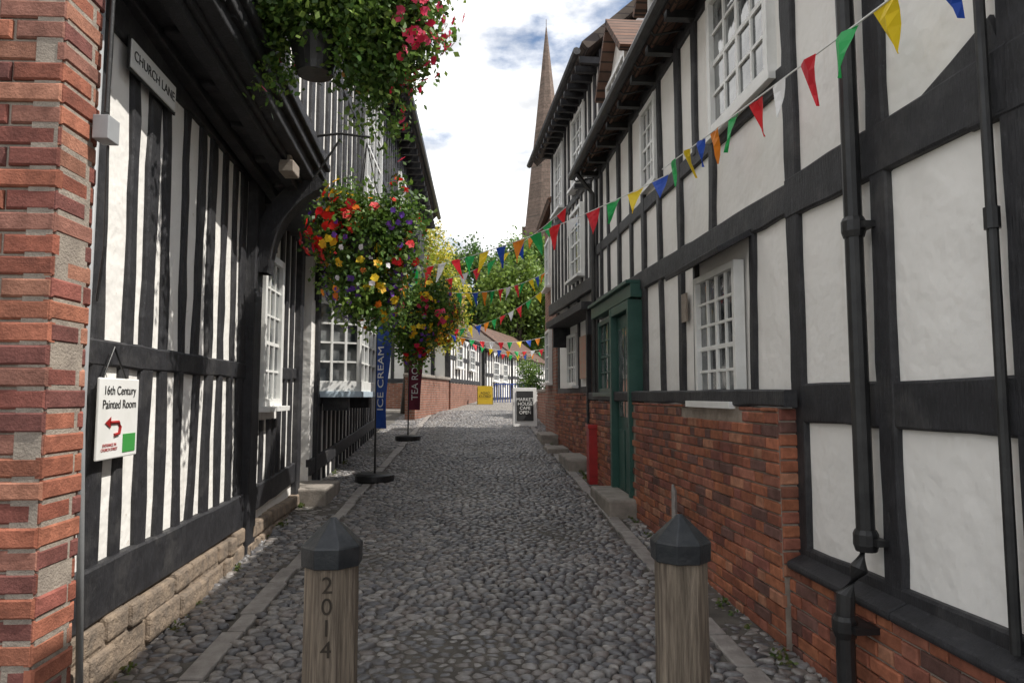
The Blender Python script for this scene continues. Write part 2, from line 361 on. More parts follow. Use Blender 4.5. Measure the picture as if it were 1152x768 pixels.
# ================================================================ RIGHT HOUSE R1
def rooms(mb,F,s0,s1,z0,z1,dep,mat=0,o=0): F.box(mb,s0,s1,z0,z1,-dep,o,mat)
FR=Fr(2.0,0,-.02,1,-1)
assert FR.n[0]<0
e=empty('timber_framed_house',(3.5,4,0))
mb=MB(); rooms(mb,FR,-2.5,10.0,-.3,5.0,4.5); mb.build('plaster_walls',[m_plR],e)
mb=MB(); F=FR
F.beam(mb,-2.5,2.62,2.5,2.80,.26,.035); F.beam(mb,2.3,2.80,4.0,2.85,.25,.04); F.beam(mb,3.9,2.85,10,2.97,.2,.04)
F.beam(mb,-2.5,1.6,3.9,1.61,.22,.03); F.beam(mb,3.88,1.63,10,1.65,.11,.05,o=.09)
F.beam(mb,-2.5,4.93,10,4.93,.16,.03)
F.beam(mb,3.95,3.62,10,3.80,.15,.032)
F.beam(mb,-2.5,.76,3.9,.72,.14,.03)
for s,z0,z1,w in ((1.2,.7,4.9,.2),(2.27,.7,4.9,.16),(3.10,.7,4.9,.14),(3.95,.65,4.9,.15),(4.55,1.65,2.8,.07),(5.68,1.65,2.8,.07),(6.05,1.65,4.9,.12),(6.65,1.65,2.8,.09),(7.3,1.65,4.9,.12),(5.25,2.9,3.65,.1),(8.45,1.65,4.9,.11),(6.7,2.9,3.7,.09),(7.85,2.9,4.9,.09),(9.1,2.9,4.9,.09),(9.55,2.9,4.9,.09),(9.9,1.65,4.9,.12),(6.65,3.8,4.9,.09),(5.6,3.7,4.9,.1),(0.2,1.6,4.9,.16)):
    if z1-z0>.1: F.beam(mb,s,z0,s+U(-.03,.03),z1,w,.034,wob=.014)
F.beam(mb,2.35,3.0,3.05,2.78,.16,.03)
mb.build('timber_frame',[m_tim],e)
mb=MB()
holes=[(7.5,8.35,-1,3),(4.6,5.6,1.5,3)]
F.bricks(mb,-2.5,3.97,-.3,.66,.10)
F.bricks(mb,3.97,9.95,-.1,1.58,.14,holes)
FE=Fr(*F.P(3.972,0,.0)[:2],-1,-.02,1)
if FE.n[1]>0: FE=Fr(*F.P(3.972,0,.0)[:2],-1,-.02,-1)
FE.bricks(mb,.0,.136,.6,1.58,.018,dep=.05)
mb.build('brick_plinth',[m_brick,m_mort],e,fix=True)
mb=MB(); P=F.P
for a in range(-3,4):
    s0,s1=a*1.0-.0,min(a+1.0,3.95)
    mb.hexa([P(s0,.66,-.01),P(s1,.66,-.01),P(s1,.66,.125),P(s0,.66,.125),P(s0,.76,-.01),P(s1,.76,-.01),P(s1,.70,.125),P(s0,.70,.125)])
mb.build('plinth_capping',[m_tim],e,bevel=.015)
mb=MB(); F.window(mb,4.72,5.46,1.66,2.56,.05,4,5,fw=.05)
F.window(mb,4.18,5.12,3.76,4.75,.02,4,4,mw=.025,sd=.06)
F.window(mb,6.75,7.2,3.9,4.7,.02,3,4,sill=False)
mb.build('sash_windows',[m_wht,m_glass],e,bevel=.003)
mb=MB(); mb.hexa([P(4.5,2.76,0),P(5.7,2.76,0),P(5.7,2.62,.27),P(4.5,2.62,.27),P(4.5,2.81,0),P(5.7,2.81,0),P(5.7,2.66,.28),P(4.5,2.66,.28)])
mb.build('window_hood',[m_tim],e,bevel=.004)
mb=MB(); F.box(mb,7.5,8.35,.3,2.75,-.05,.06,2)
F.box(mb,7.45,7.52,.35,2.72,0,.17,0); F.box(mb,8.33,8.42,.35,2.72,0,.17,0); F.box(mb,7.52,8.33,2.62,2.72,0,.165,0)
F.box(mb,7.54,8.31,.4,2.60,.06,.09,0)
for (a,b,c,d) in ((7.62,7.89,.55,1.25),(7.96,8.23,.55,1.25)): F.box(mb,a,b,c,d,.09,.104,0)
for (a,b,c,d) in ((7.62,7.89,1.4,2.45),(7.96,8.23,1.4,2.45)): F.box(mb,a,b,c,d,.09,.096,1)
F.window(mb,8.55,9.55,1.75,2.62,.03,4,4,fm=0,gm=1)
F.box(mb,7.4,9.7,2.74,2.89,0,.15,0); F.box(mb,7.4,9.7,2.892,2.93,0,.2,0)
mb.tube([P(7.62,1.32,.1),P(7.62,1.32,.15)],.025,8,2)
mb.build('green_shopfront',[m_grn,m_glass,m_blk],e,bevel=.004)
mb=MB()
slab(mb,P(-2.6,4.98,.30),P(10.05,4.98,.30),P(10.05,7.3,-3.0),P(-2.6,7.3,-3.0),.1,0)
slab(mb,P(-2.6,4.98,-6.3),P(10.05,4.98,-6.3),P(10.05,7.3,-3.0),P(-2.6,7.3,-3.0),.1,0)
for a,b in((6.0,7.1),(8.0,9.3)):
    c=(a+b)/2; mb.add([P(a,4.9,-.05),P(b,4.9,-.05),P(b,6.0,-.05),P(c,6.55,-.05),P(a,6.0,-.05)],[(0,1,2,3,4)],1)
    mb.add([P(a,4.9,-.05),P(a,6.0,-.05),P(a,6.0,-2)],[(0,1,2)],1); mb.add([P(b,4.9,-.05),P(b,6.0,-.05),P(b,6.0,-2)],[(0,1,2)],1)
    slab(mb,P(a-.15,5.88,.12),P(a-.15,5.88,-2),P(c,6.65,-2),P(c,6.65,.12),.08,0); slab(mb,P(b+.15,5.88,.12),P(b+.15,5.88,-2),P(c,6.65,-2),P(c,6.65,.12),.08,0)
mb.build('roof',[m_roof,m_plR],e)
mb=MB()
for a,b in((6.0,7.1),(8.0,9.3)): F.window(mb,a+.15,b-.15,5.15,5.9,-.03,4,3,sill=False)
mb.build('dormer_windows',[m_wht,m_glass],e)
mb=MB(); mb.tube([P(-2.6,4.93,.36),P(10.05,4.95,.36)],.06,10)
a=-2
while a<10: mb.tube([P(a,4.93,.0),P(a,4.86,.3),P(a,4.95,.38)],.012,5); F.box(mb,a+.3,a+.38,4.86,4.93,0,.28); a+=.6
s=3.2
mb.tube([P(s,4.9,.34),P(s,4.75,.30),P(s,4.6,.1),P(s,3.5,.09),P(s,2.0,.09),P(s,.98,.09),P(s,.84,.13),P(s,.72,.20),P(s,.55,.21),P(s,.16,.21)],.042,12)
for z,o in ((2.47,.09),(4.3,.09),(.97,.09),(.58,.21)): mb.tube([P(s,z-.05,o),P(s,z-.02,o),P(s,z+.03,o),P(s,z+.05,o)],[.047,.056,.056,.047],12); F.box(mb,s-.09,s+.09,z-.015,z+.015,.03,o,)
s=2.37; mb.tube([P(s,4.9,.3),P(s,4.7,.07),P(s,2.3,.06),P(s,.75,.06)],.02,10)
for z in(3.6,2.3): mb.tube([P(s,z-.04,.06),P(s,z+.04,.06)],.028,10)
s=9.75; mb.tube([P(s,4.9,.34),P(s,4.6,.1),P(s,.5,.1)],.035,8)
mb.build('gutter_and_downpipes',[m_blk],e,smooth=False,bevel=0)
mb=MB(); F.box(mb,5.85,5.98,2.3,2.55,.03,.045,0); mb.build('name_plaque',[m_mort],e)

# ---------------- R2
F=Fr(2.06,9.98,-.30,4.45,-1); Lr=F.l; P=F.P
e=empty('tall_timber_house',(4,12,0))
mb=MB(); F.box(mb,0,Lr,0,3.45,-4.5,0); F.box(mb,0,Lr,3.4,6.9,-4.5,.16)
mb.add([P(0,6.9,.16),P(0,6.9,-4.5),P(0,9.2,-2.2)],[(0,1,2)]); mb.add([P(Lr,6.9,.16),P(Lr,6.9,-4.5),P(Lr,9.2,-2.2)],[(0,1,2)])
mb.build('plaster_walls',[m_plR],e)
mb=MB()
F.beam(mb,0,3.42,Lr,3.46,.22,.05,o=.16); F.beam(mb,0,5.15,Lr,5.15,.14,.035,o=.16); F.beam(mb,0,6.85,Lr,6.85,.16,.04,o=.16)
k=0.06
while k<Lr: F.beam(mb,k,3.5,k+U(-.02,.02),6.85,.11,.03,o=.16); k+=.34
for k in(.05,1.2,2.4,3.3,Lr-.08): F.beam(mb,k,.4,k,3.4,.13,.03)
F.beam(mb,0,1.75,Lr,1.75,.12,.03)
F.box(mb,.4,3.6,2.98,3.1,0,.42); F.box(mb,.5,.58,2.6,2.98,0,.3); F.box(mb,3.42,3.5,2.6,2.98,0,.3)
G=Fr(*F.P(0,0,.16)[:2],1,.0,1)
if G.n[1]>0: G=Fr(*F.P(0,0,.16)[:2],1,.0,-1)
for k in np.arange(.05,4.6,.4): G.beam(mb,k,4.9,k,6.9+min(k,4.6-k)*.95,.12,.03)
G.beam(mb,0,6.9,4.6,6.9,.15,.035)
mb.build('timber_frame',[m_tim],e)
mb=MB(); F.window(mb,1.1,1.9,5.35,6.5,.19,3,4); F.window(mb,2.9,3.6,5.35,6.5,.19,3,4); F.window(mb,1.3,2.1,3.75,4.85,.19,3,4)
F.window(mb,2.5,3.2,1.9,2.75,.03,3,3)
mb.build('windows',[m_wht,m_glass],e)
mb=MB(); F.bricks(mb,0,.45,.2,1.7,.1); F.bricks(mb,1.4,Lr,.3,1.7,.1); mb.build('brick_plinth',[m_brick,m_mort],e)
mb=MB(); F.box(mb,.5,1.32,.5,2.85,0,.05,0); F.box(mb,.42,.5,.4,2.92,0,.12,1); F.box(mb,1.32,1.4,.4,2.92,0,.12,1)
for a in(.6,.95):
    for z in(.7,1.7): F.box(mb,a,a+.27,z,z+.8,.05,.065,0)
mb.build('brown_door',[m_brown,m_tim],e,bevel=.004)
mb=MB(); F.box(mb,1.6,2.2,1.95,2.7,.03,.05); mb.build('poster_board',[m_pink],e)
mb=MB()
slab(mb,P(-.15,6.95,.5),P(Lr+.15,6.75,.52),P(Lr+.15,9.35,-2.2),P(-.15,9.35,-2.2),.14,0)
slab(mb,P(-.15,6.9,-4.9),P(Lr+.15,6.9,-4.9),P(Lr+.15,9.35,-2.2),P(-.15,9.35,-2.2),.14,0)
mb.build('roof',[m_roofg],e)
mb=MB()
for a in np.arange(0,Lr,.3): F.box(mb,a,a+.07,6.7,6.8,.1,.5)
mb.tube([P(-.15,6.8,.58),P(Lr+.15,6.66,.6)],.06,8)
mb.build('eaves',[m_tim],e)
# ---------------- generic house
def simple_house(name,F,L,zb,ze,dep,zr,wallmat,over=.25,roofmat=None,timb=False,wins=(),chim=None,pitch=.5,band=0):
    P=F.P; e=empty(name,P(L/2,zb,-dep/2)); c=-dep*pitch
    mb=MB(); F.box(mb,0,L,zb-.5,ze,-dep,0)
    for a in(0,L): mb.add([P(a,ze,0),P(a,ze,-dep),P(a,zr,c)],[(0,1,2)])
    mb.build('walls',[wallmat],e)
    if band:
        mb=MB(); F.box(mb,-.03,L+.03,zb-.5,band,-dep,.06); mb.build('brick_base',[m_farbrick],e)
    mb=MB(); sl=(zr-ze)/(-c); sl2=(zr-ze)/(dep+c)
    slab(mb,P(-.2,ze-over*sl+.08,over),P(L+.2,ze-over*sl+.08,over),P(L+.2,zr+.08,c),P(-.2,zr+.08,c),.1)
    slab(mb,P(-.2,ze-over*sl2+.08,-dep-over),P(L+.2,ze-over*sl2+.08,-dep-over),P(L+.2,zr+.08,c),P(-.2,zr+.08,c),.1)
    mb.build('roof',[roofmat or m_roof],e)
    if timb:
        mb=MB(); z0=band or zb
        for a in np.arange(.06,L,.55): F.beam(mb,a,z0,a,ze,.13,.03)
        for z in np.linspace(z0+.1,ze-.08,3): F.beam(mb,0,z,L,z,.15,.034)
        G=Fr(*P(0,0,0)[:2],-F.n[0],-F.n[1],1)
        if G.n[1]>0: G=Fr(*P(0,0,0)[:2],-F.n[0],-F.n[1],-1)
        for k in np.arange(.1,dep,.5): G.beam(mb,k,z0,k,ze+min(k/(-c),(dep-k)/(dep+c))*(zr-ze)-.02,.13,.03)
        G.beam(mb,0,ze,dep,ze,.15,.034); G.beam(mb,0,z0+.1,dep,z0+.1,.15,.034)
        mb.build('timber_frame',[m_tim],e)
    if wins:
        mb=MB()
        for w in wins: F.window(mb,*w[:4],.065 if band else .035,w[4],w[5])
        mb.build('windows',[m_wht,m_glass],e)
    if chim:
        mb=MB(); a,o,zt=chim; F.box(mb,a-.35,a+.35,ze,zt,o-.3,o+.3); F.box(mb,a-.41,a+.41,zt,zt+.15,o-.36,o+.36)
        for k in(-.17,.17):
            p=P(a+k,0,o); mb.tube([(p[0],p[1],zt+.1),(p[0],p[1],zt+.5)],[.12,.09],8)
        mb.build('chimney',[m_farbrick],e)
    return e
F3=Fr(1.72,14.5,-.0,1,-1)
simple_house('brick_house',F3,2.3,.6,5.9,4,7.0,m_farbrick,.2,wins=((.8,1.6,2.0,3.1,2,4),(.8,1.6,4.2,5.2,2,3)),chim=(.5,-1.2,7.8))
F4=Fr(2.45,20.5,.18,.984,-1)
simple_house('timber_cottage',F4,6,.9,3.0,3.2,4.0,m_plR,.2,timb=True,band=1.7,wins=((1.5,2.3,1.95,2.6,2,3),(3.6,4.4,1.95,2.6,2,3)))
F5=Fr(3.9,27.5,.45,.893,-1)
simple_house('timber_cottage',F5,9,1.2,3.6,4,5.0,m_plR,.25,timb=True,wins=((1.5,2.3,2.3,3.0,2,3),(4.6,5.4,2.3,3.0,2,3)))
# yard wall closing the gap
e=empty('brick_yard_wall',(1.9,18.6,g(18))); mb=MB(); mb.box(1.85,2.05,16.82,20.5,.5,1.75); mb.build('wall',[m_farbrick],e); mb=MB(); mb.box(1.81,2.09,16.82,20.5,1.752,1.83); mb.build('coping',[m_step],e,bevel=.015)

# ================================================================ LEFT
e=empty('brick_building',(-3,2.4,0))
FA=Fr(-1.42,2.35,-1,0,-1)
if FA.n[1]>0: FA=Fr(-1.42,2.35,-1,0,1)
FB2=Fr(-1.42,2.35,0,1,1)
pp=[(.42,.145,.085),(.49,.185,.11),(.37,.12,.075),(.50,.23,.15),(.32,.105,.08),(.46,.165,.10),(.42,.19,.14),(.25,.09,.075)]
mb=MB(); FA.bricks(mb,.0,2.5,-.2,5.6,0,pal=pp,dep=.2,proud=.013); FB2.bricks(mb,.0,.235,-.2,5.6,.0,pal=pp,dep=.1,proud=.013)
mb.build('brick_walls',[m_brick,m_mort],e)
mb=MB(); mb.box(-3.9,-1.5,2.4,2.58,-.2,5.6); mb.build('wall_core',[m_mort],e)
mb=MB(); mb.box(-1.408,-1.35,2.51,2.59,2.59,2.68,0); mb.tube([(-1.375,2.56,2.58),(-1.375,2.57,2.2),(-1.41,2.6,2.0)],.006,6,1); mb.tube([(-1.38,2.55,2.7),(-1.38,2.56,3.4),(-1.4,2.58,4.2),(-1.4,2.58,5.5)],.009,6,1)
mb.build('junction_box',[m_grey,m_blk],e,bevel=.006)

FL=Fr(-1.78,0,-.04,1,1); F=FL; P=F.P
assert F.n[0]>0
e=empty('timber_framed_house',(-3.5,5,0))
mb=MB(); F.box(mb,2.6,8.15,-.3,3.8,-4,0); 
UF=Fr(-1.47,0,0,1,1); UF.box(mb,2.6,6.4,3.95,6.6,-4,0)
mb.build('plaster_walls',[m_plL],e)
mb=MB()
F.beam(mb,2.6,.66,6.15,.68,.28,.05); F.beam(mb,6.2,.72,8.15,.78,.22,.045); F.beam(mb,2.6,1.86,6.1,1.86,.14,.028); F.beam(mb,6.2,1.86,8.1,1.9,.13,.028); F.beam(mb,2.6,3.68,8.1,3.62,.2,.04)
k=3.3; 
while k<6.0:
    w=U(.09,.15); ln=U(-.06,.03); F.beam(mb,k,.8,k+ln,1.84,w,.024,wob=.022); k2=k+U(-.03,.03); F.beam(mb,k2,1.88,k2+U(-.07,.03),3.65,w,.024,wob=.022); k+=.265
F.beam(mb,6.15,.2,6.17,3.7,.24,.09)
for k in(7.3,7.55,7.8): F.beam(mb,k,.8,k,3.6,.10,.03)
F.beam(mb,8.1,.3,8.1,3.6,.18,.07)
for k in(6.42,6.65,6.9,7.1): F.beam(mb,k,.8,k,1.42,.09,.03)
for k in(6.65,6.95): F.beam(mb,k,3.1,k,3.6,.09,.03)
pts=[]
for i in range(11):
    t=i/10; a=(1-t)**2; b=2*t*(1-t); c=t*t
    pts.append((-1.95*a-1.93*b-1.42*c, 2.75*a+3.35*b+3.62*c))
vs=[];fs=[]
for i,(x,z) in enumerate(pts):
    t=(pts[min(i+1,10)][0]-pts[max(i-1,0)][0],pts[min(i+1,10)][1]-pts[max(i-1,0)][1]); l=math.hypot(*t); nx_,nz_=-t[1]/l*.09,t[0]/l*.09
    for yy in(6.12,6.3):
        vs.append((x+nx_,yy,z+nz_)); vs.append((x-nx_,yy,z-nz_))
for i in range(10):
    a=i*4; fs+=[(a,a+1,a+5,a+4),(a+2,a+6,a+7,a+3),(a,a+4,a+6,a+2),(a+1,a+3,a+7,a+5)]
mb.add(vs,fs)
k=2.7
while k<6.35: UF.beam(mb,k,3.9,k,6.5,.12,.03); k+=.27
UF.beam(mb,2.6,5.2,6.4,5.2,.14,.033); UF.beam(mb,2.6,6.5,6.4,6.5,.16,.035)
mb.build('timber_frame',[m_tim],e)
mb=MB(); zn,dz=4.02,-.40
UF.box(mb,2.6,6.4,zn-.10,zn-.02,-.6,-.10,0,dz); UF.box(mb,2.6,6.4,zn-.06,zn+.06,-.15,.0,0,dz); UF.box(mb,2.6,6.4,zn+.04,zn+.14,-.1,.05,0,dz)
UF.box(mb,2.6,6.4,zn+.13,zn+.2,-.1,.09,0,dz); UF.box(mb,2.6,6.4,zn+.19,zn+.3,-.1,.055,0,dz)
UF.box(mb,2.6,6.4,zn-.16,zn-.09,-.24,-.14,0,dz); UF.box(mb,2.6,6.4,zn-.17,zn-.09,-.45,-.36,0,dz)
for a in np.arange(2.8,6.3,.55): UF.box(mb,a,a+.09,zn-.14-(a-2.6)*.105,zn-.08-(a-2.6)*.105,-.35,-.24,0)
mb.build('jetty_moulding',[m_tim],e,bevel=.012)
mb=MB(); F.window(mb,6.48,7.05,1.62,2.95,.04,3,5,fw=.07)
mb.build('sash_window',[m_wht,m_glass],e,bevel=.003)
mb=MB(); z=-.1
for r in range(4):
    k=2.6; h=(.12,.2,.17,.14)[r]
    while k<8.1:
        L=U(.16,.5); b=min(k+L,8.12); q=U(-.012,.012); F.box(mb,k+.006,b-.006,z+.005+q,z+h-.008+q,-.1,.085+U(-.025,.02)); k=b
    z+=h
F.box(mb,2.6,8.1,-.2,.5,-.1,.055)
mb.build('stone_plinth',[m_stone],e,bevel=.022)
mb=MB(); mb.tube([P(3.3,3.6,.08),P(3.3,1.5,.08),P(3.32,.2,.12)],.016,8); mb.build('conduit_pipe',[m_grey],e,smooth=True)
mb=MB(); slab(mb,(-1.1,2.5,6.5),(-1.1,6.5,6.5),(-3.8,6.5,9.0),(-3.8,2.5,9.0),.12); mb.build('roof',[m_roof],e)
mb=MB(); mb.box(-1.62,-1.5,5.55,5.75,3.48,3.58); mb.box(-1.58,-1.54,5.62,5.68,3.56,3.7); mb.build('security_light',[m_mort],e,bevel=.01)

def yax(F): return Vector((F.u[0],F.u[1],0))
sg=empty('street_name_sign',P(3.95,3.5,.06))
mb=MB(); F.box(mb,3.66,4.26,3.42,3.58,.05,.062); mb.build('plate',[m_sign],sg,bevel=.004)
mb=MB(); F.box(mb,3.645,4.275,3.405,3.595,.045,.055); mb.build('border',[m_ink],sg)
text('lettering','CHURCH LANE',P(3.96,3.5,.064),.08,yax(F),(0,0,1),m_ink,sg,.0008)
sg=empty('painted_room_sign',P(3.68,1.5,.06))
mb=MB(); F.box(mb,3.46,3.89,1.33,1.74,.06,.075); mb.build('board',[m_sign],sg,bevel=.006)
mb=MB(); F.box(mb,3.72,3.86,1.355,1.45,.075,.078); mb.build('green_patch',[M('green_ink',(.05,.3,.06),(.05,.3,.06),5,.6,0)],sg)
mb=MB(); mb.tube([P(3.5,1.74,.07),P(3.62,1.9,.06),P(3.74,1.74,.07)],.005,5); mb.build('chain',[m_blk],sg)
text('lettering','16th Century\nPainted Room',P(3.675,1.64,.077),.064,yax(F),(0,0,1),m_ink,sg,.0008,sp=1.1)
text('small_lettering','ENTRANCE IN\nCHURCH STREET',P(3.58,1.39,.077),.022,yax(F),(0,0,1),m_red,sg,.0006)
mb=MB(); mb.tube([P(3.62,1.45,.078),P(3.67,1.455,.078),P(3.68,1.49,.078),P(3.66,1.515,.078),P(3.57,1.515,.078)],.009,6); 
mb.add([P(3.58,1.545,.08),P(3.52,1.515,.08),P(3.58,1.485,.08)],[(0,1,2)]); mb.build('arrow',[m_red],sg)

# ---------------- L2
e=empty('tea_room_house',(-4,13,0)); F=Fr(-1.80,0,-.035,1,1); P=F.P
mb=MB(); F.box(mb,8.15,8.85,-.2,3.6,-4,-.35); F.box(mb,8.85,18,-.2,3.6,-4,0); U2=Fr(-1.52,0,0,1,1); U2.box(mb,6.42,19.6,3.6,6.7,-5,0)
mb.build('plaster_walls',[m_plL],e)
mb=MB()
F.beam(mb,9.15,.4,9.15,3.55,.14,.05); k=9.5
while k<18: F.beam(mb,k,.5,k,3.5,.10,.03); k+=.36
F.beam(mb,9.15,1.6,18,1.8,.14,.034); F.beam(mb,8.85,.75,18,1.1,.2,.036)
U2.box(mb,6.42,19.6,3.45,3.62,-.75,.02); U2.box(mb,6.42,19.6,3.6,3.72,-.1,.06)
k=6.5
while k<19.5: U2.beam(mb,k,3.7,k,6.6,.12,.03); k+=.3
U2.beam(mb,6.42,5.1,19.6,5.1,.13,.034); U2.beam(mb,6.42,6.6,19.6,6.6,.16,.04)
for a in np.arange(6.5,19.6,.4): U2.box(mb,a,a+.08,6.42,6.54,.0,.34)
for a in(9.0,13.0,17.5):
    for i in range(6):
        t=i/6; F.box(mb,a,a+.14,2.9+t*.55,3.0+t*.55+.1,0,.06+t*t*.5)
mb.build('timber_frame',[m_tim],e)
mb=MB()
slab(mb,(-1.15,6.4,6.45),(-1.15,19.9,6.95),(-4.0,19.9,9.6),(-4.0,6.4,9.1),.16); slab(mb,(-6.9,6.4,6.45),(-6.9,19.9,6.95),(-4.0,19.9,9.6),(-4.0,6.4,9.1),.16)
mb.build('roof',[m_roofg],e)
mb=MB(); mb.add([(-1.52,19.62,6.6),(-6.5,19.62,6.6),(-4,19.62,9.3)],[(0,1,2)]); mb.build('gable',[m_tim],e)
mb=MB(); mb.tube([(-1.1,6.4,6.38),(-1.1,19.9,6.88)],.06,8); mb.build('gutter',[m_blk],e)
mb=MB(); U2.window(mb,9.0,10.3,4.2,5.9,.03,4,4); U2.window(mb,13.0,14.3,4.2,5.9,.03,4,4)
F.window(mb,13.4,14.6,1.95,2.9,.03,4,3)
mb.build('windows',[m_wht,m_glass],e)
mb=MB(); F.box(mb,8.22,8.8,.4,2.7,-.34,-.3); mb.build('door',[m_blk],e)
mb=MB()
by0,by1,bx0,bx1,z0,z1=9.35,11.7,-2.14,-1.62,1.85,2.9
c=.25
ring=[(bx0,by0),(bx1,by0+c),(bx1,by1-c),(bx0,by1)]
def prism(mb,r,z0,z1,grow,mat):
    cx=sum(p[0] for p in r)/4; q=[(p[0]+(grow if p[0]>cx else -.0),p[1]+(grow if p[1]>10.5 else -grow)) for p in r]
    mb.hexa([(p[0],p[1],z0) for p in q]+[(p[0],p[1],z1) for p in q],mat)
prism(mb,ring,z0,z1,-.03,1); prism(mb,ring,z0-.14,z0,.02,0); prism(mb,ring,z1,z1+.12,.04,0); prism(mb,ring,z0-.22,z0-.141,.05,2); prism(mb,ring,z1+.121,z1+.2,.08,2)
for (p,q,n) in ((ring[0],ring[1],3),(ring[1],ring[2],5),(ring[2],ring[3],3)):
    dx,dy=q[0]-p[0],q[1]-p[1]; B=Fr(p[0],p[1],dx,dy,1); L=B.l
    if B.n[0]<0 : B=Fr(p[0],p[1],dx,dy,-1)
    B.u=(dx/L,dy/L)
    for i in range(n+1): a=L*i/n; w=.03 if i in(0,n) else .016; B.box(mb,a-w,a+w,z0,z1,-.03,.012,0)
    for i in range(1,4): z=z0+(z1-z0)*i/4; B.box(mb,0,L,z-.012,z+.012,-.03,.009,0)
mb.build('bay_window',[m_wht,m_glass,m_blu],e,bevel=.002)
mb=MB()
for a in(9.6,11.4): mb.box(-2.1,-1.75,a-.05,a+.05,1.45,1.62)
mb.build('bay_brackets',[m_tim],e)

# far left
e=empty('brick_garden_wall',(-1.4,22,0)); F6=Fr(-1.75,19.9,.1675,.9859,1)
mb=MB(); F6.box(mb,0,4.8,.5,2.2,-.3,0); mb.build('wall',[m_farbrick],e)
mb=MB(); F6.box(mb,-.02,4.82,2.202,2.3,-.36,.06); mb.build('coping',[m_step],e,bevel=.02)
F7=Fr(-.95,24.6,.18,.984,1)
simple_house('timber_cottage',F7,6.2,1.2,4.0,4.5,5.3,m_plL,.25,roofmat=m_roofg,timb=True,band=2.1,wins=((1.0,1.9,2.75,3.5,2,3),(3.6,4.5,2.75,3.5,2,3)),chim=(4.6,-1.4,6.3))
F8=Fr(.45,31.0,.24,.97,1)
simple_house('timber_cottage',F8,6,1.4,3.8,4.5,5.4,m_plL,.3,roofmat=m_roofg,timb=True,wins=((1.5,2.6,2.4,3.2,3,3),(3.8,4.6,2.4,3.2,2,3)),chim=(3.0,-2.2,6.6))
F9=Fr(2.0,37.5,.30,.954,1)
simple_house('timber_cottage',F9,9,1.4,3.9,4.5,5.6,m_plL,.3,roofmat=m_roof,timb=True,wins=((1.5,2.6,2.4,3.2,3,3),(4.8,5.9,2.4,3.2,3,3)))

# church
e=empty('church_with_spire',(8.4,80,0))
def octa(mb,cx,cy,r0,z0,r1,z1,n=8,mat=0):
    vs=[(cx+r0*math.cos(math.pi*(2*k+1)/n),cy+r0*math.sin(math.pi*(2*k+1)/n),z0) for k in range(n)]+[(cx+r1*math.cos(math.pi*(2*k+1)/n),cy+r1*math.sin(math.pi*(2*k+1)/n),z1) for k in range(n)]
    mb.add(vs,[(k,(k+1)%n,n+(k+1)%n,n+k) for k in range(n)]+[tuple(range(n)),tuple(range(n,2*n))],mat)
mb=MB(); cx,cy=8.45,80
octa(mb,cx,cy,3.1,19.0,.06,46.6); mb.tube([(cx,cy,46.4),(cx,cy,47.6)],.04,6)
for zz,r in((20.5,2.7),):
    for dx,dy in((-1,0),(0,-1),(1,0)):
        w=.28; mb.box(cx+dx*r-w,cx+dx*r+w,cy+dy*r-w,cy+dy*r+w,zz,zz+1.2)
mb.build('spire',[m_spire],e)
mb=MB(); mb.box(cx-3.6,cx+3.6,cy-3.6,cy+3.6,0,18.5); 
for a in(-3.4,-1.7,0,1.7,3.4): mb.box(cx+a-.4,cx+a+.4,cy-3.7,cy-3.3,18.5,19.3)
mb.build('tower',[m_church],e)
mb=MB(); mb.box(1,20,62,72,0,8); mb.build('nave',[m_church],e)
mb=MB(); slab(mb,(.5,61.5,8),(20,61.5,8),(20,67,13.5),(.5,67,13.5),.2); slab(mb,(.5,72.5,8),(20,72.5,8),(20,67,13.5),(.5,67,13.5),.2); mb.build('nave_roof',[m_roofg],e)

# trees
def tree(name,x,y,h,blobs,n,size,cols):
    e=empty(name,(x,y,g(y))); z=g(y); mb=MB()
    mb.tube([(x,y,z),(x+.1,y,z+h*.3),(x-.05,y+.1,z+h*.6),(x,y,z+h*.85)],[h*.03,h*.024,h*.015,h*.006],8)
    for b in blobs:
        mb.tube([(x,y,z+h*.3),((x+b[0])/2,(y+b[1])/2,(z+h*.4+b[2])/2+.2),(b[0],b[1],b[2])],[h*.014,h*.01,h*.004],6)
    mb.build('trunk',[m_bark],e,smooth=True); leaves('crown',blobs,n,size,cols,e,.5)
tree('yellow_green_tree',-2.3,22.6,5.5,[(-1.7,22.3,5.3,.9),(-1.3,22.2,6.2,.65),(-1.2,22.4,4.5,.75),(-2.4,22.5,5.2,.9),(-.8,22.2,5.2,.65),(-1.6,22,6.9,.45),(-1.3,22.3,3.7,.6),(-.65,22.4,4.3,.5),(-.9,22.4,3.5,.4)],11500,.10,[(.38,.40,.04),(.52,.48,.05),(.24,.33,.04),(.60,.48,.07)])
def bigtree(x,y,h,r,n,cols,seed):
    random.seed(seed); bl=[]
    for i in range(13):
        t=U(0,1); a=U(0,6.28); rr=r*math.sqrt(max(.1,1-(t*1.1-.4)**2))*.6
        bl.append((x+rr*math.cos(a),y+rr*math.sin(a),g(y)+h*(.4+.5*t),r*U(.3,.5)))
    tree('tree',x,y,h,bl,n,.28,cols)
G2=[(.07,.15,.025),(.10,.2,.035),(.15,.24,.04),(.05,.10,.025)]
bigtree(1.2,52,12.5,3.8,16000,G2,1); bigtree(4.6,56,13,3.6,14000,[(.15,.24,.04),(.2,.3,.05),(.1,.19,.035)],2); bigtree(-3.5,58,13,4.0,10000,G2,3); bigtree(3.0,49,9.5,2.8,12000,[(.16,.25,.04),(.22,.31,.05),(.12,.19,.035)],4); bigtree(6.5,50,10,3.0,9000,G2,8)
bigtree(-9,60,13,4.5,7000,G2,5); bigtree(14,60,12,4.5,6000,G2,6)
